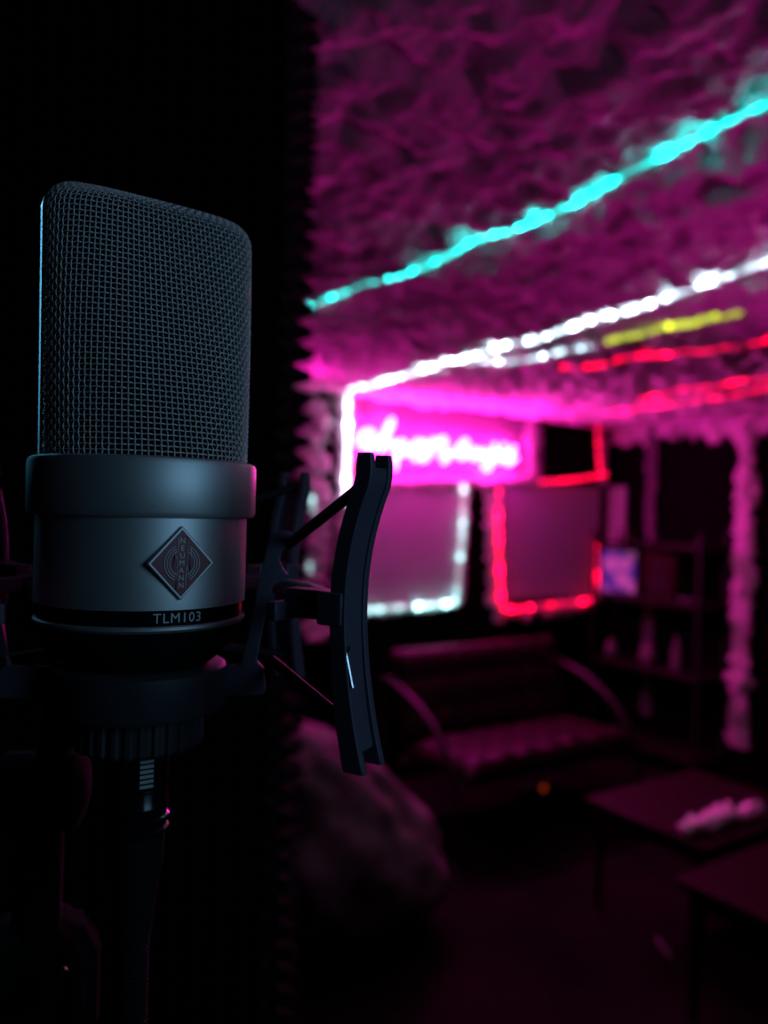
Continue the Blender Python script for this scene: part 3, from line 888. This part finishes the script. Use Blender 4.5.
# ------------------------------------------------------------------ stand
std = Vector((sj.x - .004, sj.y, 0))
ste = empty('microphone_stand', std, 0)
G().tube([Vector((std.x, std.y, .05)), Vector((std.x, std.y, .95))], .0125, 24).obj('lower_tube', M['black_metal'], ste, smooth=True)
G().tube([Vector((std.x, std.y, .9)), Vector((std.x, std.y, sj.z - .012))], .008, 24).obj('upper_tube', M['rubber'], ste, smooth=True)
def clutch(z):
    g = G().lathe([(.008, -.022), (.017, -.02), (.021, -.012), (.021, .012), (.016, .02), (.009, .022)], (std.x, std.y, z), 60, (1, 4, .0015, 3))
    return g
cz = P(40, 985, .262).z
clutch(cz).obj('clutch', M['liner'], ste, smooth=True)
# wing lever of the clutch
q0 = Vector((std.x, std.y - .018, cz + .004))
G().tube([q0, P(46, 992, .235), P(66, 968, .236)], [.003, .0035, .0008], 12).obj('lever', M['gloss_black'], ste, smooth=True)
G().lathe([(.0, 0.0), (.13, 0.0), (.13, .012), (.12, .02), (.03, .03), (.0135, .055), (0, .055)], (std.x, std.y, .001), 72).obj('base', M['black_metal'], ste, smooth=True)
tag(ste, 'black microphone stand at the lower left edge', 'stand')

# ------------------------------------------------------------------ cable and plug
ce = empty('microphone_cable', AX + Vector((0, 0, -.09)), 0)
def wc(prof, name, m, seg=64, **k):
    g = G().lathe(prof, (0, 0, 0), seg, k.pop('knurl', None)); g.v = [AX + q * mm for q in g.v]; return g.obj(name, m, ce, **k)
wc([(0, -70.8), (8.9, -70.8), (8.9, -87.4), (9.3, -88.0), (9.3, -88.6), (8.6, -89.2), (8.6, -91.4), (9.3, -92), (9.3, -92.6), (8.6, -93.2), (8.6, -94.8), (9.2, -95.4), (9.0, -96.4), (8, -97), (0, -97)], 'plug_shell', M['gloss_black'], smooth=True)
wc([(0, -97), (8.2, -97), (8.0, -106), (6.2, -116), (5.0, -128), (0, -128)], 'plug_boot', M['rubber'], smooth=True)
# ribbed latch window
lt = G()
az_l = -61
for k in range(6):
    z = -73.8 - k * 1.45
    er = Vector((math.cos(R(az_l + 3)), math.sin(R(az_l + 3)), 0)); et = Vector((-er.y, er.x, 0))
    lt.box(A(az_l + 3, 8.9, z), .0014, .0040, .0009, (er, et, Zv))
G().box(A(az_l + 3, 8.6, -77.5), .0012, .0046, .0100, (er, et, Zv)).obj('latch_recess', M['liner'], ce)
lt.obj('latch', M['pale_metal'], ce, bevel=.0001)
g = G().tube([A(az_l + d, 9.15, -83.4 + .3 * abs(d - 0) / 20) for d in range(-34, 18, 4)], .00022, 6)
g.obj('latch_edge', M['chrome'], ce, smooth=True)
# spring-like strain relief and cable
sr = []
for k in range(26 * 10):
    a = k / 10 * 2 * math.pi; z = -128 - k / 10 * 1.35
    sr.append(AX + Vector((3.9 * math.cos(a) + .0, 3.9 * math.sin(a), z)) * mm)
G().tube(sr, .0009, 6).obj('strain_relief', M['rubber'], ce, smooth=True)
cb = catmull([AX + Vector((0, 0, -.126)), AX + Vector((0, 0, -.165)), AX + Vector((-.004, .01, -.30)), AX + Vector((-.03, .06, -.8)), Vector((std.x + .03, std.y + .06, .3)), Vector((std.x + .1, std.y + .12, .012)), Vector((std.x + .3, std.y + .1, .008))], 10)
G().tube(cb, .0032, 12).obj('cord', M['rubber'], ce, smooth=True)
tag(ce, 'black microphone cable with ringed metal plug hanging under the shock mount', 'cable')

# ------------------------------------------------------------------ light
def area(name, loc, target, size, col, power, sy=None, spread=None):
    l = bpy.data.lights.new(name, 'AREA'); l.shape = 'RECTANGLE'; l.size = size; l.size_y = sy or size
    l.color = col; l.energy = power
    if spread: l.spread = R(spread)
    o = bpy.data.objects.new(name, l); C.objects.link(o); o.location = loc
    o.rotation_euler = (Vector(target) - Vector(loc)).to_track_quat('-Z', 'Y').to_euler(); return o
area('mic_key_light', (.31, -.03, 1.68), AX, .2, (.27, .60, .92), .31, .16)  # unseen bluish key added for the microphone, placed to suit its shading
area('cyan_rim_light', (-.53, .67, 1.95), AX + Vector((0, 0, .07)), .05, (.10, .45, .75), .045, .7, 45)  # added out of frame so the grille frame shows a cyan rim
area('magenta_ceiling_fill', (-.62, 3.7, 2.0), (.5, 1.2, 2.2), .12, (1, .011, .50), 10, .5)  # unseen fill added behind the partition to graze the cotton ceiling
area('magenta_side_fill', (2.6, 2.2, .6), (1.3, 1.7, 2.27), .3, (1, .011, .50), 2.6, .3, 62)  # added magenta fill beyond the right edge, aimed up at the ceiling
w = bpy.data.worlds.new('world'); bpy.context.scene.world = w; w.use_nodes = True
w.node_tree.nodes['Background'].inputs[0].default_value = (.2, .3, .5, 1)
w.node_tree.nodes['Background'].inputs[1].default_value = .0005

sc = bpy.context.scene
sc.view_settings.view_transform = 'Standard'; sc.view_settings.look = 'None'
sc.view_settings.gamma = 1; sc.view_settings.use_curve_mapping = False
sc.view_settings.exposure = 0
sc.cycles.max_bounces = 5; sc.cycles.diffuse_bounces = 3
sc.cycles.use_denoising = True
sc.cycles.sample_clamp_indirect = 4
